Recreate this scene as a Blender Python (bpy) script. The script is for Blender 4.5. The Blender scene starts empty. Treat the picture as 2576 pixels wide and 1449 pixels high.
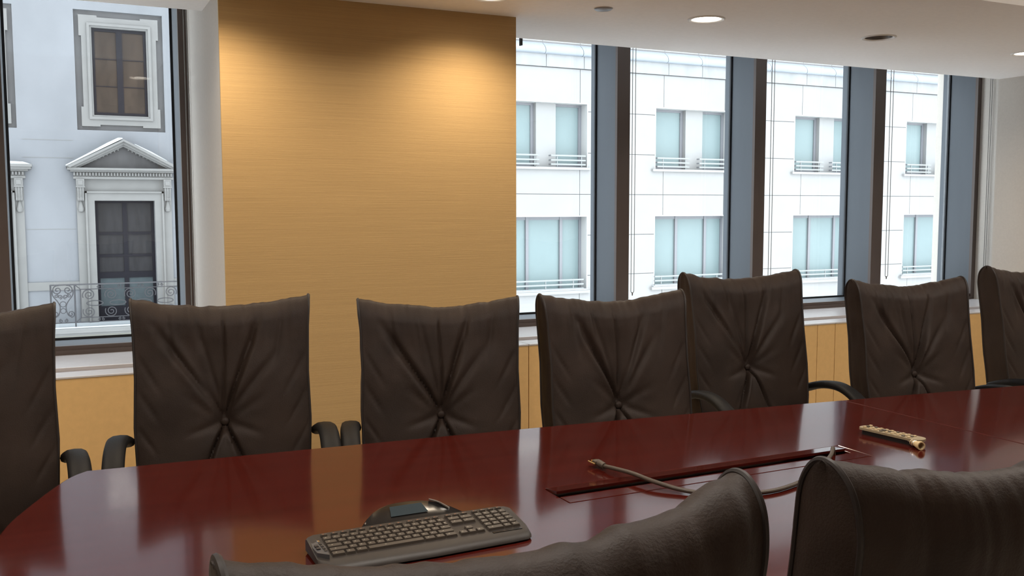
import bpy, bmesh, math, random
from mathutils import Vector, Matrix, noise as mnoise

# ------------------------------------------------------------------ scene, camera, world, exposure
S = bpy.context.scene
COL = S.collection
W, H, F = 2576.0, 1449.0, 2380.0
YAW, PITCH, ROLL = math.radians(25.8145), math.radians(4.7586), math.radians(-0.1036)
EYE = Vector((0.0, 0.0, 1.44))


def cam_axes():
    cy, sy, cp, sp = math.cos(YAW), math.sin(YAW), math.cos(PITCH), math.sin(PITCH)
    fwd = Vector((sy * cp, cy * cp, -sp))
    right = Vector((cy, -sy, 0))
    up = right.cross(fwd)
    cr, sr = math.cos(ROLL), math.sin(ROLL)
    return cr * right + sr * up, -sr * right + cr * up, fwd


_r, _u, _f = cam_axes()
cam_data = bpy.data.cameras.new('camera')
cam_data.sensor_fit = 'HORIZONTAL'
cam_data.sensor_width = 36.0
cam_data.lens = F / W * 36.0
cam_data.clip_start, cam_data.clip_end = 0.05, 200
cam = bpy.data.objects.new('camera', cam_data)
cam.matrix_world = Matrix(((_r.x, _u.x, -_f.x, EYE.x), (_r.y, _u.y, -_f.y, EYE.y), (_r.z, _u.z, -_f.z, EYE.z), (0, 0, 0, 1)))
COL.objects.link(cam)
S.camera = cam

world = bpy.data.worlds.new('overcast_sky')
S.world = world
world.use_nodes = True
bg = world.node_tree.nodes['Background']
bg.inputs['Color'].default_value = (0.88, 0.94, 1.0, 1)
bg.inputs['Strength'].default_value = 6.2

S.view_settings.view_transform = 'Standard'
S.view_settings.look = 'None'
S.view_settings.exposure = 0.0
S.view_settings.gamma = 1.0
S.view_settings.use_curve_mapping = False
S.cycles.use_denoising = True
S.cycles.max_bounces = 6
S.cycles.diffuse_bounces = 4
S.cycles.glossy_bounces = 3
S.cycles.use_adaptive_sampling = True
S.cycles.adaptive_threshold = 0.04
S.cycles.transparent_max_bounces = 8
S.cycles.caustics_reflective = False
S.cycles.caustics_refractive = False
S.cycles.sample_clamp_indirect = 6.0

LAMP_W = 28.0          # each downlight
TROFFER = 12.0         # emission of the ceiling troffers
WARM = (1.0, 0.83, 0.62)
TABLE_Z = 0.74
CEIL_Z = 2.321
HIGH_Z = 2.62


# ------------------------------------------------------------------ materials
def mat(name, col, rough=0.5, metal=0.0, spec=0.5, emit=None, estr=0.0, vary=0.0, scale=(8, 8, 8), bump=0.0,
        bscale=None, coat=0.0, coat_rough=0.1, detail=4.0, col2=None):
    m = bpy.data.materials.new(name)
    m.use_nodes = True
    nt = m.node_tree
    b = nt.nodes['Principled BSDF']
    b.inputs['Base Color'].default_value = (*col, 1)
    b.inputs['Roughness'].default_value = rough
    b.inputs['Metallic'].default_value = metal
    b.inputs['Specular IOR Level'].default_value = spec
    b.inputs['Coat Weight'].default_value = coat
    b.inputs['Coat Roughness'].default_value = coat_rough
    if emit:
        b.inputs['Emission Color'].default_value = (*emit, 1)
        b.inputs['Emission Strength'].default_value = estr
    if vary or bump:
        tc = nt.nodes.new('ShaderNodeTexCoord')

        def noise_at(sc):
            mp = nt.nodes.new('ShaderNodeMapping')
            mp.inputs['Scale'].default_value = sc
            nt.links.new(tc.outputs['Object'], mp.inputs['Vector'])
            n = nt.nodes.new('ShaderNodeTexNoise')
            n.inputs['Scale'].default_value = 1.0
            n.inputs['Detail'].default_value = detail
            n.inputs['Roughness'].default_value = 0.6
            nt.links.new(mp.outputs['Vector'], n.inputs['Vector'])
            return n
        if vary:
            n = noise_at(scale)
            r = nt.nodes.new('ShaderNodeValToRGB')
            r.color_ramp.elements[0].position = 0.3
            r.color_ramp.elements[1].position = 0.7
            lo = col2 if col2 else tuple(c * (1 - vary) for c in col)
            hi = tuple(min(1, c * (1 + vary)) for c in col) if not col2 else col
            r.color_ramp.elements[0].color = (*lo, 1)
            r.color_ramp.elements[1].color = (*hi, 1)
            nt.links.new(n.outputs['Fac'], r.inputs['Fac'])
            nt.links.new(r.outputs['Color'], b.inputs['Base Color'])
        if bump:
            n2 = noise_at(bscale or scale)
            bp = nt.nodes.new('ShaderNodeBump')
            bp.inputs['Strength'].default_value = bump
            bp.inputs['Distance'].default_value = 0.01
            nt.links.new(n2.outputs['Fac'], bp.inputs['Height'])
            nt.links.new(bp.outputs['Normal'], b.inputs['Normal'])
    return m


def glass_mat(name, tint):
    m = bpy.data.materials.new(name)
    m.use_nodes = True
    nt = m.node_tree
    nt.nodes.remove(nt.nodes['Principled BSDF'])
    t = nt.nodes.new('ShaderNodeBsdfTransparent')
    t.inputs['Color'].default_value = (*tint, 1)
    g = nt.nodes.new('ShaderNodeBsdfGlossy')
    g.inputs['Roughness'].default_value = 0.0
    lw = nt.nodes.new('ShaderNodeLayerWeight')
    lw.inputs['Blend'].default_value = 0.5
    pw = nt.nodes.new('ShaderNodeMath')
    pw.operation = 'POWER'
    pw.inputs[1].default_value = 5.0
    fr = nt.nodes.new('ShaderNodeMath')
    fr.operation = 'MULTIPLY_ADD'
    fr.inputs[1].default_value = 0.95
    fr.inputs[2].default_value = 0.045
    nt.links.new(lw.outputs['Facing'], pw.inputs[0])
    nt.links.new(pw.outputs[0], fr.inputs[0])
    mx = nt.nodes.new('ShaderNodeMixShader')
    nt.links.new(fr.outputs[0], mx.inputs['Fac'])
    nt.links.new(t.outputs['BSDF'], mx.inputs[1])
    nt.links.new(g.outputs['BSDF'], mx.inputs[2])
    nt.links.new(mx.outputs['Shader'], nt.nodes['Material Output'].inputs['Surface'])
    return m


M = {}
M['leather'] = mat('brown_leather', (0.0315, 0.0195, 0.0142), 0.58, spec=0.27, vary=0.18, scale=(9, 9, 9), bump=0.12, bscale=(260, 260, 260), detail=2)
M['piping'] = mat('leather_piping', (0.020, 0.013, 0.011), 0.5)
M['arm'] = mat('black_urethane', (0.010, 0.0095, 0.010), 0.55, spec=0.2, bump=0.05, scale=(200, 200, 200))
M['black_metal'] = mat('black_steel', (0.02, 0.02, 0.022), 0.4, metal=0.6)
M['wood'] = mat('mahogany_veneer', (0.060, 0.0072, 0.0047), 0.12, spec=0.27, vary=0.16, scale=(1.2, 22, 22), coat=0.15, coat_rough=0.05, detail=6)
M['wood_dark'] = mat('dark_slot', (0.008, 0.003, 0.003), 0.6)
M['wallcover'] = mat('grasscloth', (0.52, 0.345, 0.155), 0.75, spec=0.25, vary=0.06, scale=(2.2, 2.2, 190), bump=0.15, bscale=(5, 5, 320), detail=5)
M['paint'] = mat('warm_grey_paint', (0.56, 0.52, 0.47), 0.8, vary=0.03, scale=(60, 60, 60), bump=0.08, bscale=(150, 150, 150))
M['ceiling'] = mat('ceiling_paint', (0.93, 0.90, 0.87), 0.9, vary=0.02, scale=(40, 40, 40))
M['laminate'] = mat('tan_laminate', (0.7128, 0.4620, 0.1980), 0.55, spec=0.35, vary=0.04, scale=(30, 30, 30))
M['sill'] = mat('pale_sill', (0.5386, 0.5236, 0.5386), 0.25, vary=0.03, scale=(20, 20, 20))
M['slot'] = mat('sill_grille', (0.30, 0.27, 0.28), 0.5)
M['bronze'] = mat('dark_bronze_frame', (0.0850, 0.0612, 0.0527), 0.45, vary=0.08, scale=(3, 3, 1))
M['bluegrey'] = mat('anodised_fin', (0.0735, 0.0870, 0.1035), 0.5, metal=0.0, vary=0.06, scale=(6, 6, 1))
M['gasket'] = mat('black_gasket', (0.012, 0.013, 0.016), 0.6)
M['glass'] = glass_mat('clear_glass', (0.97, 0.985, 0.985))
M['carpet'] = mat('bounce_carpet', (0.62, 0.56, 0.48), 0.95, vary=0.2, scale=(120, 120, 120))  # hidden floor, made pale to bounce light up to the ceiling
M['trim'] = mat('white_trim', (0.75, 0.73, 0.70), 0.4)
M['lens'] = mat('lit_lens', (0.9, 0.9, 0.88), 0.5, emit=(1.0, 0.93, 0.82), estr=9.0)
M['troffer'] = mat('lit_diffuser', (0.9, 0.9, 0.9), 0.5, emit=(1.0, 0.93, 0.84), estr=TROFFER)
M['reflector'] = mat('dull_reflector', (0.23, 0.21, 0.20), 0.4, metal=0.7)
M['chain'] = mat('grey_chain', (0.16, 0.15, 0.14), 0.5)
M['black_plastic'] = mat('black_plastic', (0.016, 0.014, 0.013), 0.45)
M['kb_body'] = mat('brown_black_plastic', (0.030, 0.023, 0.019), 0.5, bump=0.04, scale=(300, 300, 300))
M['kb_silver'] = mat('slate_plastic', (0.075, 0.075, 0.08), 0.4)
M['key'] = mat('keycap', (0.055, 0.043, 0.034), 0.45)
M['key_mark'] = mat('key_legend', (0.30, 0.27, 0.22), 0.5)
M['key_mark_orange'] = mat('key_legend_orange', (0.30, 0.11, 0.05), 0.5)
M['gloss_black'] = mat('gloss_black', (0.010, 0.009, 0.009), 0.22, spec=0.35)
M['lcd'] = mat('lcd', (0.028, 0.042, 0.050), 0.25)
M['chrome'] = mat('chrome', (0.75, 0.73, 0.70), 0.15, metal=1.0)
M['gold'] = mat('gold_plate', (0.85, 0.62, 0.28), 0.2, metal=1.0)
M['cable'] = mat('cable_sheath', (0.075, 0.055, 0.040), 0.45)
M['remote_top'] = mat('remote_face', (0.34, 0.27, 0.17), 0.45, vary=0.08, scale=(60, 60, 60))
M['remote_button'] = mat('remote_button', (0.55, 0.42, 0.25), 0.4)
M['remote_dark'] = mat('remote_button_dark', (0.10, 0.08, 0.06), 0.45)
M['ivory'] = mat('ivory_plastic', (0.72, 0.53, 0.28), 0.45)
M['stucco'] = mat('grey_stucco', (0.1091, 0.1135, 0.1214), 0.9, vary=0.10, scale=(0.8, 0.8, 0.45), detail=8, bump=0.1, bscale=(20, 20, 20))
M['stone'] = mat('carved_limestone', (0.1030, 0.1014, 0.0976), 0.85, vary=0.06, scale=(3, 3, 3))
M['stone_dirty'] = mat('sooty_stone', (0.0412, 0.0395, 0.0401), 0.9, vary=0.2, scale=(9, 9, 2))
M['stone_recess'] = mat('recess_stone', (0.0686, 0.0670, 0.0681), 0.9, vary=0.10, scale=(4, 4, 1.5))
M['cream_stone'] = mat('cream_stone', (0.1373, 0.1346, 0.1126), 0.85, vary=0.05, scale=(4, 4, 4))
M['snow'] = mat('snow', (0.2724, 0.2919, 0.3048), 0.7)
M['dark_wood'] = mat('dark_window_wood', (0.0066, 0.0062, 0.0088), 0.6, spec=0.1)
M['dark_glass'] = mat('dark_pane', (0.0229, 0.0158, 0.0114), 0.35, spec=0.1, vary=0.25, scale=(5, 5, 1.5))  # brown of the room's reflection is put into the pane colour
M['door_glass'] = mat('dusty_door_pane', (0.0143, 0.0137, 0.0148), 0.4, spec=0.1, vary=0.25, scale=(10, 10, 2))
M['teal_panel'] = mat('teal_glass_panel', (0.0302, 0.0395, 0.0429), 0.4, spec=0.15, vary=0.12, scale=(8, 8, 8))
M['iron'] = mat('wrought_iron', (0.0121, 0.0114, 0.0139), 0.5)
M['panel'] = mat('white_stone_panel', (0.1954, 0.1945, 0.1910), 0.7, vary=0.03, scale=(1.2, 1.2, 1.2))
M['white'] = mat('lightened_lining', (0.2992, 0.2974, 0.2904), 0.7)  # panel tone raised so the shaded window jambs look lit
M['panel_joint'] = mat('panel_joint', (0.1214, 0.1176, 0.1176), 0.9)
M['coping'] = mat('blue_white_coping', (0.1730, 0.1915, 0.2131), 0.45, vary=0.05, scale=(2, 2, 2))
M['stained'] = mat('stained_band', (0.1946, 0.1976, 0.1976), 0.8, vary=0.10, scale=(3.0, 3.0, 1.2))
M['pale_pane'] = mat('pale_teal_pane', (0.1320, 0.1734, 0.1760), 0.3, spec=0.25, vary=0.05, scale=(0.6, 0.6, 0.6))
M['alu'] = mat('grey_aluminium', (0.1236, 0.1270, 0.1373), 0.5)
M['rail'] = mat('pale_rail', (0.1668, 0.1761, 0.1761), 0.5)
M['snow_street'] = mat('snow_street', (0.86, 0.88, 0.9), 0.9, vary=0.1, scale=(2, 2, 2))  # unseen street, whitened as snow to throw daylight up onto the ceiling


# ------------------------------------------------------------------ mesh builder
class MB:
    def __init__(s):
        s.v, s.f = [], []

    def add(s, vs, fs):
        o = len(s.v)
        s.v += [tuple(p) for p in vs]
        s.f += [tuple(i + o for i in q) for q in fs]
        return s

    def box(s, x0, x1, y0, y1, z0, z1, bevel=0.0):
        if bevel <= 0:
            s.add([(x0, y0, z0), (x1, y0, z0), (x1, y1, z0), (x0, y1, z0), (x0, y0, z1), (x1, y0, z1), (x1, y1, z1), (x0, y1, z1)],
                  [(3, 2, 1, 0), (4, 5, 6, 7), (0, 1, 5, 4), (1, 2, 6, 5), (2, 3, 7, 6), (3, 0, 4, 7)])
        else:
            bm = bmesh.new()
            bmesh.ops.create_cube(bm, size=1.0)
            for v in bm.verts:
                v.co = Vector(((x0 + x1) / 2 + v.co.x * (x1 - x0), (y0 + y1) / 2 + v.co.y * (y1 - y0), (z0 + z1) / 2 + v.co.z * (z1 - z0)))
            bmesh.ops.bevel(bm, geom=bm.edges[:], offset=bevel, segments=2, affect='EDGES', profile=0.5)
            s.bm(bm)
        return s

    def bm(s, bm):
        bm.verts.ensure_lookup_table()
        bm.verts.index_update()
        s.add([v.co for v in bm.verts], [[v.index for v in f.verts] for f in bm.faces])
        bm.free()
        return s

    def prism(s, pts, axis, a, b):
        """extrude a 2D polygon along axis 0/1/2 from a to b; pts in the two other axes in order"""
        n = len(pts)

        def mk(p, t):
            q = [p[0], p[1]]
            q.insert(axis, t)
            return q
        s.add([mk(p, a) for p in pts] + [mk(p, b) for p in pts],
              [tuple(range(n))[::-1], tuple(range(n, 2 * n))] + [(i, (i + 1) % n, n + (i + 1) % n, n + i) for i in range(n)])
        return s

    def tube(s, pts, r, n=8, cap=True):
        pts = [Vector(p) for p in pts]
        k = len(pts)
        rr = r if isinstance(r, (list, tuple)) else [r] * k
        t0 = (pts[1] - pts[0]).normalized()
        ref = Vector((0, 0, 1)) if abs(t0.z) < 0.9 else Vector((1, 0, 0))
        nrm = (ref - t0 * ref.dot(t0)).normalized()
        vs, fs = [], []
        for i in range(k):
            t = (pts[min(i + 1, k - 1)] - pts[max(i - 1, 0)]).normalized()
            nrm = (nrm - t * nrm.dot(t)).normalized()
            bn = t.cross(nrm)
            for j in range(n):
                a = 2 * math.pi * j / n
                vs.append(pts[i] + (nrm * math.cos(a) + bn * math.sin(a)) * rr[i])
        for i in range(k - 1):
            for j in range(n):
                j2 = (j + 1) % n
                fs.append((i * n + j, i * n + j2, (i + 1) * n + j2, (i + 1) * n + j))
        if cap:
            fs.append(tuple(range(n))[::-1])
            fs.append(tuple(range((k - 1) * n, k * n)))
        s.add(vs, fs)
        return s

    def lathe(s, prof, c=(0, 0, 0), n=24, cap0=True, cap1=True):
        """profile of (radius, z) around z"""
        vs, fs = [], []
        k = len(prof)
        for (r, z) in prof:
            for j in range(n):
                a = 2 * math.pi * j / n
                vs.append((c[0] + r * math.cos(a), c[1] + r * math.sin(a), c[2] + z))
        for i in range(k - 1):
            for j in range(n):
                j2 = (j + 1) % n
                fs.append((i * n + j, i * n + j2, (i + 1) * n + j2, (i + 1) * n + j))
        if cap0:
            fs.append(tuple(range(n))[::-1])
        if cap1:
            fs.append(tuple(range((k - 1) * n, k * n)))
        s.add(vs, fs)
        return s

    def mesh(s, name, m, smooth=False):
        me = bpy.data.meshes.new(name)
        me.from_pydata(s.v, [], s.f)
        me.validate()
        bm = bmesh.new()
        bm.from_mesh(me)
        bmesh.ops.recalc_face_normals(bm, faces=bm.faces[:])
        bm.to_mesh(me)
        bm.free()
        me.materials.append(m)
        if smooth:
            me.polygons.foreach_set('use_smooth', [True] * len(me.polygons))
            try:
                me.set_sharp_from_angle(angle=math.radians(48))
            except Exception:
                pass
        return me

    def build(s, name, m, parent=None, smooth=False):
        return put(name, s.mesh(name, M[m] if isinstance(m, str) else m, smooth), parent)


def put(name, me, parent=None, loc=None):
    o = bpy.data.objects.new(name, me)
    COL.objects.link(o)
    if parent is not None:
        o.parent = parent
    if loc is not None:
        o.location = loc
    return o


def tag(o, label=None, cat=None, group=None, kind=None):
    if label:
        o['label'] = label
    if cat:
        o['category'] = cat
    if group:
        o['group'] = group
    if kind:
        o['kind'] = kind
    return o


def thing(name, label, cat, loc=(0, 0, 0), rz=0.0, group=None):
    o = bpy.data.objects.new(name, None)
    o.empty_display_size = 0.1
    COL.objects.link(o)
    o.location = loc
    o.rotation_euler = (0, 0, rz)
    return tag(o, label, cat, group)


def struct(o, label):
    return tag(o, label, None, None, 'structure')


def copy_tree(o, parent=None):
    c = o.copy()
    COL.objects.link(c)
    if parent is not None:
        c.parent = parent
    for ch in list(o.children):
        copy_tree(ch, c)
    return c


def catmull(pts, per=8, closed=False):
    pts = [Vector(p) for p in pts]
    out = []
    n = len(pts)
    for i in range(n - 1):
        p0, p1, p2, p3 = pts[max(i - 1, 0)], pts[i], pts[i + 1], pts[min(i + 2, n - 1)]
        for k in range(per):
            t = k / per
            out.append(0.5 * ((2 * p1) + (p2 - p0) * t + (2 * p0 - 5 * p1 + 4 * p2 - p3) * t * t + (3 * p1 - p0 - 3 * p2 + p3) * t ** 3))
    out.append(pts[-1])
    return out


def smooth01(a, b, x):
    t = min(1, max(0, (x - a) / (b - a)))
    return t * t * (3 - 2 * t)


# ------------------------------------------------------------------ room shell
XL, XR = -3.2, 5.87
YB = -3.0
PF = 4.0               # face of the tan pillar
CE = 4.464             # edge of the lowered ceiling over the sill
FR = 5.0               # inner face of the window frames
GL = 5.25              # glass
SILL = 0.745
CF = 4.33              # front of the convector cabinet
PX0, PX1 = 0.628, 1.953

struct(MB().box(XL - 0.2, 6.7, YB - 0.2, 5.45, -0.12, 0.0).build('floor', 'carpet'), 'unseen carpet floor under the table and chairs, lightened to bounce light up')
struct(MB().box(XL - 0.15, XL, YB, 5.4, 0, 2.9).build('wall_left', 'paint'), 'warm grey wall at the left end of the room')
struct(MB().box(XL - 0.15, XR + 0.9, YB - 0.15, YB, 0, 2.9).build('wall_back', 'paint'), 'warm grey wall behind the viewer')
wr = MB().box(XR, XR + 0.9, YB, 4.468, 0, 2.9).box(6.38, 6.77, 4.468, 5.4, 0, 2.9)
struct(wr.build('wall_right', 'paint'), 'warm grey wall at the right end, beside the last window')
struct(MB().box(PX0 + 0.003, PX1, PF + 0.004, 5.4, 0, 2.9).build('wall_pillar', 'paint'), 'painted return of the pillar between the left window and the right windows')
struct(MB().box(PX0 - 0.001, PX1 + 0.001, PF - 0.008, PF + 0.004, 0, 2.9).build('wall_front', 'wallcover'), 'tan woven wallcovering on the broad pillar between the windows')
# apron walls under the windows and lintel over them
ap = MB().box(-1.4, PX0, FR + 0.01, 5.4, 0, 0.74).box(PX1, 6.38, FR + 0.01, 5.4, 0, 0.74)
ap.box(XL, -1.4, FR - 0.02, 5.4, 0, 2.9)
struct(ap.build('wall_window_side', 'paint'), 'wall below the window frames, hidden behind the cabinets')
struct(MB().box(-1.4, 6.38, FR + 0.01, 5.4, 2.58, 2.9).build('trim_1', 'paint'), 'lintel above the windows, hidden in the blind pocket')

# lowered ceiling with round holes for the downlights
DL_Y = 3.653
DL_X = [-1.65, -0.545, 0.56, 1.673, 2.776, 3.873, 5.032]
DL_OFF = 5
CAN_R = 0.074


def ceiling_mesh():
    b = MB().box(XL, XR, 2.825, CE, CEIL_Z, HIGH_Z + 0.16)
    b.box(CE * 0 + XR, 6.38, 4.468, CE + 0.02, CEIL_Z, HIGH_Z)      # closes the corner over the last window
    cut = MB()
    for x in DL_X:
        cut.lathe([(CAN_R, -0.1), (CAN_R, 0.10)], (x, DL_Y, CEIL_Z), 40)
    a = put('ceiling', MB().box(XL, XR, 2.825, CE, CEIL_Z, HIGH_Z + 0.16).mesh('ceiling', M['ceiling']))
    c = put('cutter', cut.mesh('cutter', M['ceiling']))
    md = a.modifiers.new('holes', 'BOOLEAN')
    md.object = c
    md.operation = 'DIFFERENCE'
    md.solver = 'EXACT'
    dg = bpy.context.evaluated_depsgraph_get()
    me = bpy.data.meshes.new_from_object(a.evaluated_get(dg))
    a.modifiers.clear()
    a.data = me
    bpy.data.objects.remove(c)
    return a


struct(ceiling_mesh(), 'lowered pale ceiling along the windows with round downlights')
hc = MB().box(XL, XR, -1.2, 2.825, HIGH_Z, HIGH_Z + 0.16).box(XL, XR, YB, -1.2, CEIL_Z, HIGH_Z + 0.16)
struct(hc.build('ceiling_high', 'ceiling'), 'raised middle part of the ceiling above the table')
struct(MB().box(XL, 6.77, CE, 5.4, HIGH_Z, HIGH_Z + 0.16).build('ceiling_pocket', 'ceiling'), 'top of the blind pocket over the windows')

# convector cabinets, sills
SEAMS_R = [PX1, 2.19, 3.235, 4.157, 4.30, XR]


def cabinet(x0, x1, seams, label):
    t = thing('convector_cabinet', label, 'cabinet', (x0, CF, 0))
    MB().box(0.004, x1 - x0 - 0.004, 0.025, FR - CF - 0.02, 0.0, 0.70).build('cabinet_body', 'wood_dark', t)
    MB().box(0.004, x1 - x0 - 0.004, 0.03, 0.06, 0.0, 0.09).build('toe_kick', 'black_plastic', t)
    for a, b in zip(seams[:-1], seams[1:]):
        MB().box(a - x0 + 0.002, b - x0 - 0.002, 0, 0.022, 0.09, SILL - 0.0095, 0.0012).build('panel', 'laminate', t)
    return t


cabinet(PX1, XR, SEAMS_R, 'tan laminate cabinet with thin vertical joints under the four right windows')
cabinet(-1.4, PX0, [-1.4, -0.38, PX0], 'plain tan laminate cabinet under the left window')


def sill(name, x0, x1, seams, label):
    t = MB().box(x0, x1, 4.589, FR + 0.02, SILL - 0.03, SILL, 0.003).build(name, 'sill')
    struct(t, label)
    MB().box(x0, x1, 4.462, 4.589, SILL - 0.04, SILL - 0.016).build('grille_strip', 'slot', t)
    for a, b in zip(seams[:-1], seams[1:]):
        MB().box(a + 0.0015, b - 0.0015, CF - 0.004, 4.462, SILL - 0.009, SILL, 0.002).build('sill_nose', 'sill', t)
    return t


sill('trim_2', PX1, 6.38, [PX1, 2.19, 3.235, 4.30, XR], 'pale window sill with a grey grille strip under the four right windows')
sill('trim_3', -1.4, PX0, [-1.4, -0.38, PX0], 'pale window sill with a grey grille strip under the left window')


# windows: n, clear opening x0..x1 at the frame face, brown post width to the right
def window(n, x0, x1, post_l, post_r, label):
    t = bpy.data.objects.new('window_%d' % n, None)
    COL.objects.link(t)
    struct(t, label)
    zt, zb = 2.58, SILL
    lip = 0.042
    top = zt
    # bottom rail: brown face, blue grey top
    MB().box(x0, x1, FR - 0.012, FR, zb, zb + 0.022).build('bottom_lip', 'bronze', t)
    MB().box(x0, x1, FR, FR + 0.02, zb, zb + lip).build('bottom_rail', 'bronze', t)
    MB().box(x0, x1, FR + 0.02, GL + 0.06, zb, zb + lip).build('bottom_ledge', 'bluegrey', t)
    # posts: brown inner face, blue grey fin running out to the glass
    for (a, b, nm) in ((x0 - post_l, x0, 'left'), (x1, x1 + post_r, 'right')):
        if b - a < 0.001:
            continue
        MB().box(a, b, FR - 0.004, FR + 0.02, zb, top).build('post', 'bronze', t)
        MB().box(a, b, FR + 0.02, GL + 0.06, zb, top).build('fin', 'bluegrey', t)
    MB().box(x0 - post_l, x1 + post_r, FR, GL + 0.06, 2.55, 2.58).build('head_rail', 'bronze', t)
    g = MB()
    g.box(x0, x0 + 0.012, GL - 0.012, GL, zb + lip, 2.55).box(x1 - 0.012, x1, GL - 0.012, GL, zb + lip, 2.55)
    g.box(x0 + 0.012, x1 - 0.012, GL - 0.012, GL, zb + lip, zb + lip + 0.012)
    g.build('gasket', 'gasket', t)
    MB().box(x0 + 0.001, x1 - 0.001, GL + 0.002, GL + 0.024, zb + lip + 0.001, 2.549).build('pane', 'glass', t)
    return t


window(1, -0.19, 0.588, 0.05, 0.046, 'tall left window with a dark bronze frame left of the pillar')
window(2, 2.0, 3.135, 0.047, 0.046, 'window directly right of the pillar in a blue grey fin frame')
window(3, 3.227, 4.206, 0.046, 0.046, 'second window from the pillar')
window(4, 4.297, 5.284, 0.046, 0.05, 'third window from the pillar')
window(5, 5.385, 6.339, 0.051, 0.041, 'last window from the pillar, at the right end wall')
window(6, -1.35, -0.29, 0.05, 0.05, 'window beyond the left edge of the photograph')
# seam down the middle of each shared post reads as the meeting line of the two posts


# downlights
def downlight(i, x, y, z, lit, label):
    t = thing('downlight', label, 'downlight', (x, y, z), 0, 'round downlights in the lowered ceiling')
    MB().lathe([(CAN_R - 0.006, 0.0), (CAN_R - 0.004, -0.003), (CAN_R + 0.008, -0.006), (CAN_R + 0.013, -0.002), (CAN_R + 0.013, 0.0)], n=48, cap0=False, cap1=False).build('trim_ring', 'trim', t, True)
    if lit:
        MB().lathe([(CAN_R - 0.007, 0.012), (CAN_R - 0.03, 0.006), (0.002, 0.004)], n=40, cap0=True, cap1=True).build('lens', 'lens', t, True)
        ld = bpy.data.lights.new('lamp', 'SPOT')
        ld.energy = LAMP_W
        ld.color = WARM
        ld.spot_size = math.radians(150)
        ld.spot_blend = 0.85
        ld.shadow_soft_size = 0.03
        lo = bpy.data.objects.new('lamp', ld)
        COL.objects.link(lo)
        lo.parent = t
        lo.location = (0, 0, -0.012)
    else:
        MB().lathe([(CAN_R - 0.004, -0.002), (CAN_R - 0.012, 0.05), (0.045, 0.095), (0.003, 0.096)], n=40, cap0=False, cap1=True).build('reflector', 'reflector', t, True)
        MB().lathe([(0.004, 0.06), (0.026, 0.066), (0.032, 0.08), (0.02, 0.095)], n=24).build('bulb', 'trim', t, True)
    return t


dl_lab = ['lit downlight out of sight past the left window', 'lit downlight out of sight over the left window', 'lit downlight over the left edge of the tan pillar',
          'lit downlight over the right side of the tan pillar, at the top edge', 'bright lit downlight nearest the first window right of the pillar',
          'unlit downlight with a dark inside between two lit ones', 'lit downlight at the right edge of the photograph']
for i, x in enumerate(DL_X):
    downlight(i, x, DL_Y, CEIL_Z, i != DL_OFF, dl_lab[i])
t = thing('ceiling_sensor', 'small flat pale disc on the ceiling just right of the pillar', 'ceiling disc', (2.217, 3.654, CEIL_Z))
MB().lathe([(0.040, 0.0), (0.040, -0.004), (0.034, -0.008), (0.003, -0.009)], n=32).build('cover_plate', 'reflector', t, True)
MB().lathe([(0.043, 0.0), (0.043, -0.002), (0.040, -0.002)], n=32, cap0=False, cap1=False).build('rim', 'trim', t, True)

# fluorescent troffers on the raised ceiling and downlights of the back strip (seen as reflections)
tr = [(-1.0, 1.55, .55, .28), (0.9, 1.55, .55, .28), (2.8, 1.55, .55, .28), (4.7, 1.55, .55, .28), (0.48, 0.86, .09, .30)]
for i, (x, y, a, b) in enumerate(tr):
    t = thing('ceiling_troffer', ['lit ceiling panel over the left end of the table', 'lit ceiling panel over the keyboard', 'lit ceiling panel over the remote control', 'lit ceiling panel over the right end of the table', 'narrow ceiling light reflected in the left window'][i], 'ceiling light', (x, y, HIGH_Z), 0, 'panels on the raised ceiling')
    fr = MB()
    fr.box(-a - .02, a + .02, -b - .02, -b, -0.02, 0).box(-a - .02, a + .02, b, b + .02, -0.02, 0).box(-a - .02, -a, -b, b, -0.02, 0).box(a, a + .02, -b, b, -0.02, 0)
    fr.build('frame', 'trim', t)
    MB().box(-a, a, -b, b, -0.012, -0.004).build('diffuser', 'troffer', t)

# blind chains and a bracket
def chain(x, dx, y, zend, label, x2=None):
    t = thing('blind_chain', label, 'blind chain', (x, y, zend), 0, 'hanging blind chains')
    pts = [(0, 0, 2.6 - zend)] + [(0, 0, 0.012)] + [(dx / 2 - dx / 2 * math.cos(a), 0, 0.012 - dx / 2 * math.sin(a)) for a in [math.pi * k / 8 for k in range(1, 8)]] + [(dx, 0, 0.012), (dx, 0, 2.6 - zend)]
    MB().tube(pts, 0.0022, 6).build('bead_cord', 'chain', t, True)
    MB().lathe([(0.0035, -0.012), (0.0045, 0.0), (0.0035, 0.008)], (dx / 2, 0, -0.004), 8).build('connector', 'chain', t, True)
    return t


chain(3.182, 0.022, 4.90, 0.925, 'looped blind chain beside the first mullion right of the pillar')
chain(4.258, 0.022, 4.90, 0.925, 'looped blind chain beside the second mullion, its loop behind a chair')
chain(5.325, 0.026, 4.90, 0.955, 'looped blind chain beside the third mullion')
chain(6.350, 0.020, 4.90, 0.93, 'looped blind chain hanging against the right end wall')
chain(0.608, 0.014, 4.93, 0.93, 'blind chain along the pillar side of the left window')
t = thing('blind_bracket', 'small black blind bracket hanging below the ceiling edge by the pillar', 'bracket', (2.222, CE + 0.018, CEIL_Z))
MB().box(-0.0045, 0.0045, -0.012, 0.012, -0.034, 0.12, 0.001).build('bracket_plate', 'black_plastic', t)
MB().tube([(0.0, 0.0, 0.11), (0.30, 0, 0.11)], 0.012, 10).build('roller_end', 'black_plastic', t, True)


# ------------------------------------------------------------------ conference table
TCY = 1.995


def edge_y(x):
    return 2.752 - 0.05 * x - 0.0105 * x * x


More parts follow.
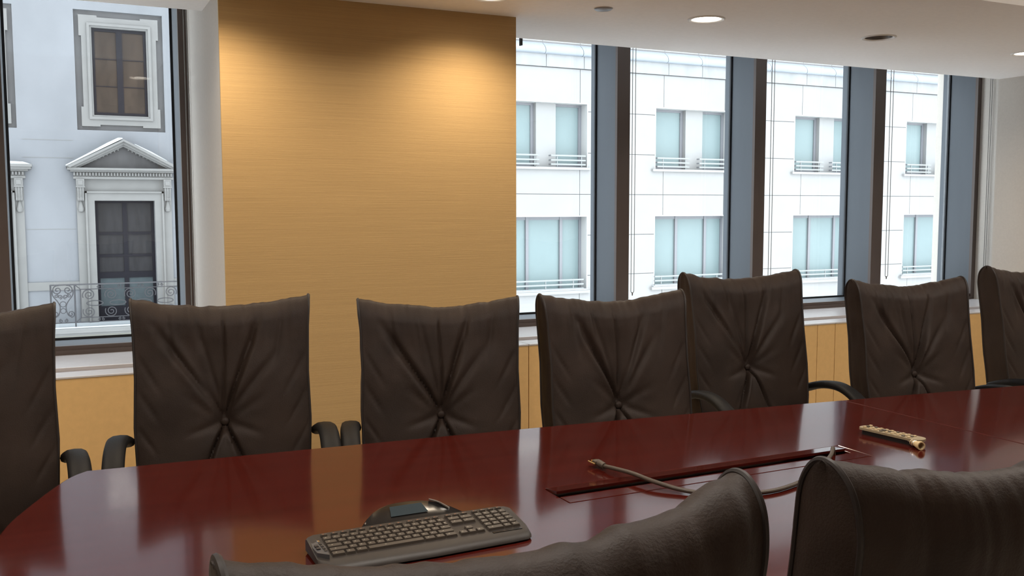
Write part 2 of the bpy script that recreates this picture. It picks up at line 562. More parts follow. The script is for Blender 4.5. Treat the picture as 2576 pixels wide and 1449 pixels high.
def table_outline():
    left = catmull([(0.055, 2.749), (0.006, 2.685), (-0.068, 2.50), (-0.128, 2.295), (-0.158, TCY)], 6)
    left = [(p.x, p.y) for p in [Vector((a.x, a.y, 0)) for a in [Vector((q[0], q[1], 0)) for q in left]]]
    far = [(0.055 + (4.75 - 0.055) * i / 40, 0) for i in range(41)]
    far = [(x, edge_y(x)) for x, _ in far]
    right = [(4.95 - 0.0 * a, y) for a, y in ((0, edge_y(4.75) - 0.12), (0, TCY))]
    top = far + right
    up = left[::-1][:-1] + top            # left middle -> far edge -> right middle
    down = [(x, 2 * TCY - y) for x, y in up[::-1]][1:-1]
    return up + down


def split_outline(poly, xs):
    """clip polygon to x<xs and x>xs"""
    def clip(keep):
        out = []
        n = len(poly)
        for i in range(n):
            a, b = poly[i], poly[(i + 1) % n]
            if keep(a[0]):
                out.append(a)
            if keep(a[0]) != keep(b[0]):
                k = (xs - a[0]) / (b[0] - a[0])
                out.append((xs, a[1] + k * (b[1] - a[1])))
        return out
    return clip(lambda x: x <= xs), clip(lambda x: x > xs)


TBL = thing('conference_table', 'long polished dark red mahogany conference table with a bowed edge', 'table', (0, 0, 0))
TR_X0, TR_X1, TR_Y0, TR_Y1 = 1.087, 2.070, 1.931, 2.060


def top_mesh(poly, hole):
    bm = bmesh.new()
    vs = [bm.verts.new((x, y, TABLE_Z)) for x, y in poly]
    if hole:
        hv = [bm.verts.new((x, y, TABLE_Z)) for x, y in ((TR_X0, TR_Y0), (TR_X1, TR_Y0), (TR_X1, TR_Y1), (TR_X0, TR_Y1))]
        es = [bm.edges.new((vs[i], vs[(i + 1) % len(vs)])) for i in range(len(vs))]
        es += [bm.edges.new((hv[i], hv[(i + 1) % 4])) for i in range(4)]
        bmesh.ops.triangle_fill(bm, edges=es, use_beauty=True)
        # drop the faces that cover the hole
        bad = [f for f in bm.faces if TR_X0 < f.calc_center_median().x < TR_X1 and TR_Y0 < f.calc_center_median().y < TR_Y1 and all(any(v is h for h in hv) for v in f.verts)]
        bmesh.ops.delete(bm, geom=bad, context='FACES_ONLY')
    else:
        bm.faces.new(vs)
    r = bmesh.ops.extrude_face_region(bm, geom=bm.faces[:])
    for e in r['geom']:
        if isinstance(e, bmesh.types.BMVert):
            e.co.z -= 0.038
    bmesh.ops.recalc_face_normals(bm, faces=bm.faces[:])
    rim = [e for e in bm.edges if len(e.link_faces) == 2 and e.calc_face_angle(0) > 1.0 and abs(e.verts[0].co.z - e.verts[1].co.z) < 1e-6]
    bmesh.ops.bevel(bm, geom=rim, offset=0.0035, segments=2, affect='EDGES', profile=0.5)
    return MB().bm(bm)


outline = table_outline()
pl, pr_ = split_outline(outline, 2.578)
pr_ = [(x + 0.002 if x < 2.579 else x, y) for x, y in pr_]
top_mesh(pl, True).build('tabletop', 'wood', TBL)
top_mesh(pr_, False).build('tabletop', 'wood', TBL)
MB().box(TR_X0 - 0.01, TR_X1 + 0.01, TR_Y0 - 0.01, TR_Y1 + 0.01, TABLE_Z - 0.12, TABLE_Z - 0.07).build('cable_trough', 'wood_dark', TBL)
# back flap stands slightly open, front flap lies flush
fl = MB()
FX1 = TR_X1 - 0.033
fl.add([(TR_X0 + 0.001, TR_Y1 - 0.002, TABLE_Z - 0.006), (FX1, TR_Y1 - 0.002, TABLE_Z - 0.006), (FX1, 2.000, TABLE_Z + 0.002), (TR_X0 + 0.001, 2.000, TABLE_Z + 0.002),
        (TR_X0 + 0.001, TR_Y1 - 0.002, TABLE_Z + .001), (FX1, TR_Y1 - 0.002, TABLE_Z + .001), (FX1, 2.000, TABLE_Z + 0.009), (TR_X0 + 0.001, 2.000, TABLE_Z + 0.009)],
       [(3, 2, 1, 0), (4, 5, 6, 7), (0, 1, 5, 4), (1, 2, 6, 5), (2, 3, 7, 6), (3, 0, 4, 7)])
fl.build('flap', 'wood', TBL)
MB().box(TR_X0 + 0.0015, TR_X1 - 0.0015, TR_Y0 + 0.0015, 1.983, TABLE_Z - 0.02, TABLE_Z, 0.0015).build('flap', 'wood', TBL)
MB().box(TR_X1 - 0.030, TR_X1 - 0.0015, 1.983, TR_Y1 - 0.0015, TABLE_Z - 0.02, TABLE_Z, 0.001).build('flap_end', 'wood', TBL)
MB().box(TR_X0, TR_X1 - 0.031, 1.9845, 1.999, TABLE_Z - 0.03, TABLE_Z - 0.02).build('slot_shadow_strip', 'wood_dark', TBL)  # near-black strip standing in for the shadow under the raised flap
for x in (0.75, 2.4, 4.1):
    MB().box(x - 0.22, x + 0.22, TCY - 0.30, TCY + 0.30, 0.0, TABLE_Z - 0.121, 0.006).build('pedestal', 'wood', TBL)


# ------------------------------------------------------------------ chairs
ZB = 0.75            # height of the button
PROFILE = [(.165, .44), (.170, .55), (.188, .67), (.203, .75), (.232, .88), (.268, 1.0), (.284, 1.065), (.298, 1.115), (.322, 1.145), (.352, 1.146), (.378, 1.120), (.386, 1.075), (.376, 1.02),
           (.350, .92), (.322, .80), (.300, .68), (.284, .55), (.270, .45)]


def half_width(z):
    k = [(.44, .225), (.52, .252), (.62, .266), (.75, .272), (.9, .268), (1.05, .273), (1.15, .281)]
    for (a, wa), (b, wb) in zip(k[:-1], k[1:]):
        if z <= b:
            t = max(0, (z - a) / (b - a))
            return wa + (wb - wa) * t
    return k[-1][1]


def folds(x, z, seed):
    rnd = random.Random(seed)
    r = math.hypot(x, z - ZB)
    d = -0.024 * math.exp(-(r / .026) ** 2) - 0.020 * math.exp(-(r / .080) ** 2)
    up = z - ZB
    th = math.atan2(x, up)
    if up > 0:
        d += -0.008 * math.exp(-((x + 0.004 * math.sin(up * 14 + seed)) / .0055) ** 2) * smooth01(0, .06, up)
    cre = [(-27 + rnd.uniform(-5, 5), .03, .40, .017, .016, .10), (14 + rnd.uniform(-4, 4), .04, .42, .013, .014, -.05), (33 + rnd.uniform(-5, 5), .03, .30, .008, .018, -.10),
           (-11 + rnd.uniform(-3, 3), .10, .42, .005, .011, .03), (-54 + rnd.uniform(-6, 6), .02, .16, .004, .017, .1), (60 + rnd.uniform(-6, 6), .02, .16, .004, .018, -.1),
           (157, .01, .30, .012, .010, 0), (-158, .01, .30, .013, .010, 0), (112, .02, .13, .005, .02, .05), (-108, .02, .13, .005, .02, -.05)]
    for (a, r0, r1, dep, w, cur) in cre:
        a = math.radians(a)
        along = x * math.sin(a) + up * math.cos(a)
        if along <= 0:
            continue
        p = x * math.cos(a) - up * math.sin(a) + cur * along * along
        ww = w * (0.42 + 1.1 * along)
        k = smooth01(0, r0 + .02, along) * (1 - smooth01(r1 * .55, r1 * 1.12, along))
        d += k * dep * 0.95 * (-math.exp(-(p / ww) ** 2) + 0.22 * math.exp(-((p - 2.1 * ww) / (1.5 * ww)) ** 2) + 0.22 * math.exp(-((p + 2.1 * ww) / (1.5 * ww)) ** 2))
    # sunken wedge between the two long creases above the button
    if up > 0:
        deg = math.degrees(th)
        a0, a1 = -29 + rnd.uniform(-4, 4), 17 + rnd.uniform(-4, 4)
        wdg = smooth01(a0 - 3, a0 + 4, deg) * (1 - smooth01(a1 - 5, a1 + 4, deg))
        d -= 0.020 * wdg * smooth01(0, .03, up) * (1 - smooth01(.05, .36, up))
    else:
        deg = math.degrees(math.atan2(x, -up))
        tent = smooth01(-24, -17, deg) * (1 - smooth01(15, 22, deg))
        d += 0.010 * tent * smooth01(.015, .05, -up) - 0.010 * (1 - tent) * math.exp(-((abs(deg) - 24) / 8) ** 2) * smooth01(0, .03, -up) * (1 - smooth01(.1, .22, -up))
    # pulls running down from the top corners and in from the sides
    for (cx, cz, ang, ln, dep, w) in ((-.255, .96, 150, .15, .005, .007), (.255, .95, -152, .16, .006, .007), (-.262, .86, 148, .14, .006, .007), (.262, .84, -150, .16, .006, .007), (-.26, .74, 146, .12, .005, .007), (.26, .72, -148, .12, .005, .007), (-.17, 1.10, 172, .20, .005, .009), (.19, 1.10, -170, .22, .005, .009), (.10, 1.12, -174, .16, .004, .007), (-.09, 1.12, 172, .16, .004, .007)):
        a = math.radians(ang)
        dx, dz = x - cx, z - cz
        along = dx * math.sin(a) + dz * math.cos(a)
        p = dx * math.cos(a) - dz * math.sin(a)
        if -0.05 < along < ln:
            d -= dep * math.exp(-(p / w) ** 2) * smooth01(-.05, .0, along) * (1 - smooth01(ln * .4, ln, along))
    return d


def back_mesh(seed):
    """leather back: front, rolled top, rear, plus bulged side panels"""
    prof = catmull([(0, y - .02 * smooth01(.78, 1.12, z), z) for y, z in PROFILE], 11)
    n = len(prof)
    itop = max(range(n), key=lambda i: prof[i].z)
    nu = 128
    grid = []
    for i, p in enumerate(prof):
        a, b = prof[max(i - 1, 0)], prof[min(i + 1, n - 1)]
        t = (b - a).normalized()
        nrm = Vector((0, -t.z, t.y))       # outward of the front going up
        front = i <= itop
        row = []
        for j in range(nu + 1):
            u = -1 + 2 * j / nu
            x = u * half_width(p.z)
            z = p.z
            y = p.y
            g = smooth01(.62, 1.12, p.z)
            sag = -.037 * (1 - abs(u) ** 1.5) * smooth01(.80, 1.13, p.z) if p.z > .8 else 0.0
            wing = -.030 * abs(u) ** 2.3 * (0.5 + 0.5 * g)
            d = 0.0
            edge = 1 - abs(u) ** 14
            if front:
                k = 1 - smooth01(1.085, 1.143, p.z)
                d = folds(x, z, seed) * edge * k
                d += 0.012 * (1 - abs(u) ** 4) * smooth01(.44, .6, p.z) * k     # padding
            # gathers over the roll
            if p.z > .96:
                q = mnoise.noise(Vector((x * 26 + seed * 7.3, seed * 1.7 + p.z * 3.0, p.y * 4)))
                q2 = mnoise.noise(Vector((x * 60 + seed * 3.3, seed * 4.7 + p.z * 5, p.y * 6)))
                d += (0.0050 * q + 0.0022 * q2) * edge * smooth01(.96, 1.08, p.z)
            q = mnoise.noise(Vector((x * 9 + seed * 2.1, p.z * 7 + seed, p.y * 5)))
            d += 0.0035 * q * edge
            pos = Vector((x, y + wing, z + sag)) + nrm * d
            row.append(pos)
        grid.append(row)
    mb = MB()
    vs = [p for row in grid for p in row]
    fs = [(i * (nu + 1) + j, i * (nu + 1) + j + 1, (i + 1) * (nu + 1) + j + 1, (i + 1) * (nu + 1) + j) for i in range(n - 1) for j in range(nu)]
    # underside
    fs += [((n - 1) * (nu + 1) + j, (n - 1) * (nu + 1) + j + 1, j + 1, j) for j in range(nu)]
    mb.add(vs, fs)
    half = n // 2
    for side in (0, nu):
        sg = -1 if side == 0 else 1
        ring = [grid[i][side] for i in range(n)]
        m = 6
        vv, ff = [], []
        for i in range(half):
            a, b = ring[i], ring[n - 1 - i]
            for k in range(m + 1):
                q = k / m
                p = a.lerp(b, q)
                bul = math.sin(math.pi * q)
                wr = 0.004 * mnoise.noise(Vector((q * 3, p.z * 14, seed * 3.1 + sg)))
                fold = -0.004 * math.exp(-((q - .5) / .07) ** 2)
                vv.append(p + Vector((sg * (bul * (0.006 + wr) + fold), 0, 0)))
        for i in range(half - 1):
            for k in range(m):
                ff.append((i * (m + 1) + k, i * (m + 1) + k + 1, (i + 1) * (m + 1) + k + 1, (i + 1) * (m + 1) + k))
        mb.add(vv, ff)
    pipes = []
    for side in (0, nu):
        pipes.append([grid[i][side] for i in range(0, n)])
    fr = min(range(itop), key=lambda i: abs(prof[i].z - ZB))
    btn = grid[fr][nu // 2]
    return mb, pipes, btn


def arm_mesh(sx):
    path = catmull([(sx * .304, .235, .630), (sx * .308, .205, .644), (sx * .311, .12, .668), (sx * .312, .02, .676), (sx * .310, -.07, .655), (sx * .306, -.155, .605), (sx * .300, -.215, .535), (sx * .290, -.235, .47), (sx * .275, -.22, .405)], 5)
    path = [p + Vector((0, 0, .045 * smooth01(.40, .62, p.z))) for p in path]
    n = len(path)
    vs, fs = [], []
    m = 12
    for i, p in enumerate(path):
        t = (path[min(i + 1, n - 1)] - path[max(i - 1, 0)]).normalized()
        side = Vector((1, 0, 0))
        up = t.cross(side).normalized()
        if up.z < 0 and i < n * .6:
            up = -up
        up = Vector((0, -t.z, t.y)).normalized()
        if i < 3 * n // 4 and up.z < 0:
            up = -up
        e = min(1.0, (i + 0.6) / 3.0)
        w = (0.031 if i < n * .55 else 0.031 - 0.010 * (i - n * .55) / (n * .45)) * e ** .5
        h = 0.017 * e ** .6
        for k in range(m):
            a = 2 * math.pi * k / m
            ca, sa = math.cos(a), math.sin(a)
            rx = w * math.copysign(abs(ca) ** .75, ca)
            rz = h * math.copysign(abs(sa) ** .75, sa)
            vs.append(p + side * rx + up * rz)
    for i in range(n - 1):
        for k in range(m):
            fs.append((i * m + k, i * m + (k + 1) % m, (i + 1) * m + (k + 1) % m, (i + 1) * m + k))
    fs.append(tuple(range(m))[::-1])
    fs.append(tuple(range((n - 1) * m, n * m)))
    return MB().add(vs, fs)


def seat_mesh():
    bm = bmesh.new()
    bmesh.ops.create_grid(bm, x_segments=16, y_segments=16, size=0.5)
    mb = MB()
    vs, fs = [], []
    n = 18
    for lay in (1, -1):
        for i in range(n + 1):
            for j in range(n + 1):
                u, v = -1 + 2 * i / n, -1 + 2 * j / n
                q = math.sqrt(max(0, (1 - abs(u) ** 5) * (1 - abs(v) ** 5)))
                x = .262 * u * (1 - .05 * v * v)
                y = -.05 + .235 * v
                z = .435 + lay * (.045 * q + .006) - (.03 * max(0, -v - .5) if lay > 0 else 0)
                vs.append((x, y, z))
    N = (n + 1) ** 2
    for i in range(n):
        for j in range(n):
            a = i * (n + 1) + j
            fs.append((a, a + n + 1, a + n + 2, a + 1))
            fs.append((N + a, N + a + 1, N + a + n + 2, N + a + n + 1))
    rim = [i * (n + 1) for i in range(n + 1)] + [n * (n + 1) + j for j in range(1, n + 1)] + [i * (n + 1) + n for i in range(n - 1, -1, -1)] + [j for j in range(n - 1, 0, -1)]
    for a, b in zip(rim, rim[1:] + rim[:1]):
        fs.append((a, b, N + b, N + a))
    bm.free()
    return mb.add(vs, fs)


CHAIR_MESH = {}
for sd in range(3):
    mb, pipes, btn = back_mesh(sd + 1)
    CHAIR_MESH[sd] = (mb.mesh('backrest', M['leather'], True), [MB().tube(p, 0.0040, 7).mesh('piping', M['piping'], True) for p in pipes], btn)
BTN = MB().lathe([(0.004, -0.010), (0.0125, -0.008), (0.0145, -0.002), (0.012, 0.003), (0.006, 0.006), (0.001, 0.0065)], n=18)
rotm = Matrix.Rotation(math.radians(90), 3, 'X')
BTN.v = [tuple(rotm @ Vector(p)) for p in BTN.v]
ME_BTN = BTN.mesh('button', M['leather'], True)
ME_SEAT = seat_mesh().mesh('seat', M['leather'], True)
ME_ARM = {s: arm_mesh(s).mesh('armrest', M['arm'], True) for s in (-1, 1)}
ME_COL = MB().lathe([(0.028, 0.075), (0.028, 0.24), (0.020, 0.24), (0.020, 0.40)], n=18).mesh('gas_column', M['black_metal'], True)
ME_PLATE = MB().box(-.20, .20, -.20, .14, .368, .389, .006).mesh('seat_plate', M['black_metal'])
SPN = MB()
SPN.add([(-.035, .26, .37), (.035, .26, .37), (.035, .10, .37), (-.035, .10, .37), (-.035, .29, .385), (.035, .29, .385), (.035, .10, .388), (-.035, .10, .388)],
        [(3, 2, 1, 0), (4, 5, 6, 7), (0, 1, 5, 4), (1, 2, 6, 5), (2, 3, 7, 6), (3, 0, 4, 7)])
SPN.box(-.035, .035, .278, .300, .375, .60)
ME_SPINE = SPN.mesh('back_bracket', M['black_metal'])
ME_LEG = MB().tube([(0, 0, .085), (.12, 0, .085), (.25, 0, .068)], [.026, .022, .015], 8).mesh('base_leg', M['black_metal'], True)
CST = MB()
for yy in (-.016, .016):
    c = MB().lathe([(0.004, -.010), (.028, -.008), (.028, .008), (.004, .010)], n=16)
    c.v = [(p[0], p[2] + yy, p[1]) for p in c.v]
    CST.add(c.v, c.f)
CST.box(-.008, .008, -.006, .006, 0, .034)
ME_CAST = CST.mesh('caster', M['black_plastic'])


def chair(x, y, rot, dz, seed, label, group, adz=0.0, left=0.0, right=0.0):
    t = thing('conference_chair', label, 'chair', (x, y, 0), math.radians(rot), group)
    me, pipes, btn = CHAIR_MESH[seed]
    up = (0, 0, dz)
    b = put('backrest', me, t, up)
    for p in pipes:
        put('piping', p, b)
    put('button', ME_BTN, b, (btn.x, btn.y - 0.009, btn.z))
    put('seat', ME_SEAT, t, up)
    for s in (-1, 1):
        put('armrest', ME_ARM[s], t, (0, 0, adz + (left if s < 0 else right)))
    put('seat_plate', ME_PLATE, t, up)
    put('back_bracket', ME_SPINE, t, up)
    put('gas_column', ME_COL, t)
    for k in range(5):
        l = put('base_leg', ME_LEG, t)
        l.rotation_euler = (0, 0, math.radians(72 * k + 18))
        c = put('caster', ME_CAST, l, (.245, 0, .028))
    return t


FARG = 'brown leather chairs along the window side'
NEARG = 'brown leather chairs on the near side'
chair(-0.272, 2.885, 3, 0.010, 1, 'brown leather conference chair cut off by the left edge, beyond the rounded table end', FARG, 0.01)
chair(0.448, 2.935, -8.7, 0.005, 0, 'brown leather conference chair between the left window and the tan pillar', FARG, 0.02)
chair(1.130, 2.822, -16.5, -0.018, 2, 'brown leather conference chair with the tan pillar right behind it', FARG, 0.01, 0.0, -0.11)
chair(1.786, 2.639, -6.6, -0.009, 1, 'brown leather conference chair in front of the first window mullion right of the pillar', FARG, -0.055)
chair(2.612, 2.923, -5.7, 0.025, 0, 'tallest looking brown leather chair, set back with both black armrests showing', FARG, -0.02)
chair(3.242, 2.614, -8.3, -0.006, 2, 'brown leather conference chair behind the remote control, second from the right edge', FARG, -0.035, -0.025, 0.0)
chair(4.075, 2.62, 0, 0.03, 1, 'brown leather conference chair cut off by the right edge at the far wall', FARG, -0.035)
chair(0.385, 1.095, 181.8, 0.0, 0, 'near brown leather chair seen from behind in front of the keyboard', NEARG)
chair(1.078, 1.10, 180, 0.0, 2, 'near brown leather chair seen from behind in the lower right corner', NEARG)


# ------------------------------------------------------------------ keyboard
KB = thing('keyboard', 'black computer keyboard with a glossy display hump on the red table', 'keyboard', (0.440, 1.774, TABLE_Z), math.radians(0.5))
KL, KD = 0.460, 0.128
kb = MB()


def kbz(v):
    return 0.016 + 0.016 * v     # top surface rises to the back


secs = []
for (u, ins) in ((0, .045), (.018, .018), (.04, .004), (.12, 0), (.5, -.006), (.88, 0), (.96, .004), (.985, .016), (1.0, .045)):
    secs.append((u * KL, -.038 + ins * .8, KD - ins * .5))
rows = []
for (x, y0, y1) in secs:
    rows.append([(x, y0, .004), (x, y0 + .002, .010), (x, y0 + .014, .0165), (x, max(.004, y0 + .02), .0180), (x, y1 - .010, .0315), (x, y1, .027), (x, y1, .006)])
nn = len(rows[0])
fs = []
for i in range(len(rows) - 1):
    for j in range(nn - 1):
        fs.append((i * nn + j, i * nn + j + 1, (i + 1) * nn + j + 1, (i + 1) * nn + j))
    fs.append((i * nn + nn - 1, i * nn, (i + 1) * nn, (i + 1) * nn + nn - 1))
fs.append(tuple(range(nn)))
fs.append(tuple(range((len(rows) - 1) * nn, len(rows) * nn))[::-1])
kb.add([p for r in rows for p in r], fs)
kb.box(.05, .07, .0, .11, 0, .006).box(.38, .40, .0, .11, 0, .006)
kb.build('keyboard_body', 'kb_body', KB, True)
# left control strip
lc = MB().prism([(.003, .022), (.022, .002), (.027, .05), (.024, .100), (.008, .095), (.002, .055)], 2, .018, .0275)
lc.build('control_strip', 'kb_silver', KB)
for k in range(5):
    MB().box(.018, .024, .022 + .014 * k, .032 + .014 * k, .0275, .0290, .0008).build('media_button', 'chrome' if k == 4 else 'kb_body', KB)
MB().box(.006, .014, .036, .046, .0275, .0305, .001).build('zoom_button', 'kb_body', KB)
MB().box(.006, .014, .051, .061, .0275, .0305, .001).build('zoom_button', 'kb_body', KB)
MB().lathe([(.0032, 0), (.0032, .0012), (.001, .0015)], (.019, .096, .0275), 10).build('power_button', 'chrome', KB, True)
# keys
KEYS = {}


def key_mesh(w, d, mark):
    k = (round(w, 4), round(d, 4), mark)
    if k not in KEYS:
        h = .0055
        i = .0018
        b = MB()
        b.add([(0, 0, 0), (w, 0, 0), (w, d, 0), (0, d, 0), (i, i, h), (w - i, i, h), (w - i, d - i * .6, h), (i, d - i * .6, h)],
              [(3, 2, 1, 0), (4, 5, 6, 7), (0, 1, 5, 4), (1, 2, 6, 5), (2, 3, 7, 6), (3, 0, 4, 7)])
        me = b.mesh('key', M['key'])
        lg = MB().box(w * .30, w * .30 + .0030, d * .52, d * .52 + .0026, h, h + .00015)
        KEYS[k] = (me, lg.mesh('key_legend', M['key_mark_orange' if mark == 2 else 'key_mark']))
    return KEYS[k]


def key(x, y, w, d=.0155, mark=1):
    me, lg = key_mesh(w - .0016, d - .0012, mark)
    o = put('key', me, KB, (x, y, .0182 + (y - .008) * .120))
    o.rotation_euler = (math.radians(6.8), 0, 0)
    put('key_legend', lg, o)


U = .0192
x0 = .030
y0 = .009
ry = [y0 + .0170 * i for i in range(5)]
for i, w in enumerate((1.5, 1.1, 1.3, 6.3, 1.3, 1.1, 1.4)):
    key(x0 + U * sum((1.5, 1.1, 1.3, 6.3, 1.3, 1.1, 1.4)[:i]), ry[0], U * w, mark=1)
for r, lay in ((1, [2.1] + [1] * 10 + [1.9]), (2, [1.7] + [1] * 11 + [1.3]), (3, [1.4] + [1] * 12 + [.6]), (4, [1] * 13 + [1])):
    tot = 14.0 / sum(lay)
    x = x0
    for w in lay:
        key(x, ry[r], U * w * tot)
        x += U * w * tot
for i in range(12):
    key(x0 + .022 + i * .0196 + (i // 4) * .004, ry[4] + .0205, .0165, .0085, 2)
key(x0, ry[4] + .0205, .0165, .0085, 2)
nx = x0 + 14 * U + .006
for c in range(3):
    key(nx + c * U, ry[0], U)
key(nx + U, ry[1], U)
for r in (3, 4):
    for c in range(2):
        key(nx + c * U * 1.5, ry[r], U * 1.5)
for c in range(3):
    key(nx + c * U, ry[4] + .0205, .0165, .0085, 2)
nx += 3 * U + .006
for r in range(5):
    for c in range(4):
        if r == 0 and c == 1:
            continue
        key(nx + c * U, ry[r], U * (2 if (r == 0 and c == 0) else 1))
for c in range(4):
    key(nx + c * U, ry[4] + .0205, .0165, .0085, 2)
MB().box(nx + .004, nx + 4 * U - .004, -.006, .001, .0165, .0188, .0006).build('hotkey_strip', 'gloss_black', KB)
# display hump
pod = MB()
for_rows = []
for k in range(13):
    u = -1 + 2 * k / 12
    x = .240 + .115 * u
    f = max(0, 1 - abs(u) ** 2.6)
    for_rows.append([(x, KD - .016, .0275), (x, KD - .010 + .010 * f, .029 + .003 * f), (x, KD - .006 + .055 * f, .031 + .022 * f), (x, KD - .002 + .062 * f, .028 + .022 * f), (x, KD + .0 + .066 * f, .008)])
nn = 5
fs = [(i * nn + j, i * nn + j + 1, (i + 1) * nn + j + 1, (i + 1) * nn + j) for i in range(12) for j in range(nn - 1)]
pod.add([p for r in for_rows for p in r], fs)
pod_o = pod.build('display_hump', 'gloss_black', KB, True)
MB().add([(.195, KD + .009, .0375), (.281, KD + .009, .0375), (.275, KD + .037, .0503), (.201, KD + .037, .0503)], [(0, 1, 2, 3)]).build('display_screen', 'lcd', pod_o)
MB().tube(catmull([(.296, KD + .044, .0525), (.314, KD + .030, .0475), (.330, KD + .008, .0385)], 5), .0024, 6).build('chrome_trim', 'chrome', pod_o, True)
MB().tube(catmull([(.132, KD - .001, .0320), (.139, KD + .008, .0335), (.146, KD + .015, .0355)], 4), .0024, 6).build('chrome_trim', 'chrome', pod_o, True)

# ------------------------------------------------------------------ cable, remote, adapter
cz = TABLE_Z + 0.0065
CB = thing('video_cable', 'thick dark cable with a gold plug snaking from the table slot', 'cable', (1.308, 2.15, TABLE_Z))
path = catmull([(1.307, 2.136, cz + .006), (1.321, 2.03, cz + .013), (1.336, 1.945, cz + .010), (1.372, 1.872, cz + .003), (1.43, 1.815, cz), (1.52, 1.782, cz), (1.615, 1.783, cz), (1.76, 1.835, cz + .002), (1.905, 1.925, cz + .012), (1.968, 1.978, cz + .016), (1.985, 1.990, TABLE_Z - .03)], 8)
off = Vector((1.308, 2.15, TABLE_Z))
MB().tube([Vector(p) - off for p in path], 0.0056, 12).build('cable_sheath', 'cable', CB, True)
MB().tube([(-.001, -.016, .0125), (-.002, .004, .014), (-.002, .010, .0145)], [.0085, .010, .009], 12).build('strain_relief', 'cable', CB, True)
plug = MB().box(-.013, .009, .010, .030, .0085, .0205, .002)
plug.build('plug_shell', 'cable', CB)
MB().box(-.011, .007, .030, .038, .0105, .0190, .001).build('plug_nose', 'gold', CB)
for sx in (-.0155, .0115):
    MB().tube([(sx, .008, .0135), (sx, .044, .0135)], .0026, 8).build('thumb_screw', 'gold', CB, True)

RC = thing('remote_control', 'tan and grey remote control lying by the table seam', 'remote', (2.272, 2.045, TABLE_Z), math.radians(7.5))


def capsule(w, l, n=10, r=None):
    r = r or w
    pts = []
    for k in range(n + 1):
        a = math.pi * k / n
        pts.append((-r * math.cos(a), -l / 2 + r * .9 - r * .9 * math.sin(a)))
    for k in range(n + 1):
        a = math.pi * k / n
        pts.append((r * .86 * math.cos(a), l / 2 - r * .45 + r * .45 * math.sin(a)))
    return pts


MB().prism([(x * .72, y * .94) for x, y in capsule(.026, .215)], 2, 0.0, .0145).build('remote_body', 'black_plastic', RC)
MB().prism(capsule(.026, .215), 2, .0145, .0215).build('remote_face', 'remote_top', RC)
rr = random.Random(4)
for r in range(9):
    for c in range(3):
        if r in (3,) and c == 1:
            MB().lathe([(.008, 0), (.008, .003), (.005, .0035)], (0, .085 - .019 * r, .0215), 14).build('navigation_pad', 'remote_dark', RC, True)
            continue
        x = (c - 1) * .0145
        y = .085 - .019 * r
        MB().box(x - .0042, x + .0042, y - .0045, y + .0045, .0215, .0245 + (.002 if r == 0 else 0), .001).build('remote_button', 'remote_dark' if (r * 3 + c) % 4 == 1 else 'remote_button', RC)

AD = thing('plug_adapter', 'small ivory flared plug adapter beside the end of the remote', 'adapter', (2.244, 1.912, TABLE_Z))
ad = MB()
prof = [(.0095, 0), (.0125, 0), (.0128, .006), (.0095, .022), (.0078, .034), (.0090, .036), (.0090, .046), (.0060, .048), (.0015, .048)]


def oriented(prof, n=20, cap0=False, cap1=True, base=Vector((0, 0, .0128)), d=Vector((.30, 1.0, .0)).normalized()):
    b = MB().lathe(prof, n=n, cap0=cap0, cap1=cap1)
    q = Vector((0, 0, 1)).rotation_difference(d)
    b.v = [tuple(base + q @ Vector(p)) for p in b.v]
    return b


oriented(prof).build('adapter_body', 'ivory', AD, True)
oriented([(.0095, 0), (.0088, .016), (.001, .017)], cap1=True).build('socket', 'remote_button', AD, True)
oriented([(.0092, .0375), (.0104, .0385), (.0104, .0405), (.0092, .0415)], cap1=False).build('metal_ring', 'chrome', AD, True)
oriented([(.0083, .030), (.0094, .031), (.0094, .0325), (.0083, .0335)], cap1=False).build('metal_ring', 'chrome', AD, True)
dd = Vector((.30, 1.0, 0)).normalized()
for s in (-1, 1):
    p0 = Vector((0, 0, .0128)) + dd * .047 + Vector((s * .0045, -s * .0013, 0))
    MB().tube([p0, p0 + dd * .014], .0016, 8).build('pin', 'chrome', AD, True)


# ------------------------------------------------------------------ street and the buildings across it
struct(MB().box(-60, 90, 6.0, 24.0, -14.2, -14.0).build('street', 'snow_street'), 'street far below the windows')
FY = 24.0


def cells(mb, xs, zs, holes, y0, y1):
    for xa, xb in zip(xs[:-1], xs[1:]):
        for za, zb in zip(zs[:-1], zs[1:]):
            cx, cz_ = (xa + xb) / 2, (za + zb) / 2
            if any(h[0] < cx < h[1] and h[2] < cz_ < h[3] for h in holes):
                continue
            mb.box(xa, xb, y0, y1, za, zb)
    return mb


OLD = thing('stucco_building', 'old pale stucco building with pediment and balcony seen through the left window', 'building', (0, FY, -14))


def bb(x0, x1, y0, y1, z0, z1):
    """box in building coordinates: y measured toward the street from the facade"""
    return x0, x1, -y1, -y0, z0 + 14, z1 + 14


CX = (1.53, -1.60)
holes, xs, zs = [], {-16.0, 6.5}, {-14.0, 19.0}  # wall top carried out of view to keep bright sky off the table
for c in CX:
    holes.append((c - .95, c + .95, 3.27, 5.98))
    holes.append((c - .65, c + .65, -1.2, 1.655))
for h in holes:
    xs |= {h[0], h[1]}
    zs |= {h[2], h[3]}
wm = MB()
cells(wm, sorted(xs), [z + 14 for z in sorted(zs)], [(a, b, c_ + 14, d + 14) for a, b, c_, d in holes], 0.0, 0.4)
wm.build('facade_wall', 'stucco', OLD)
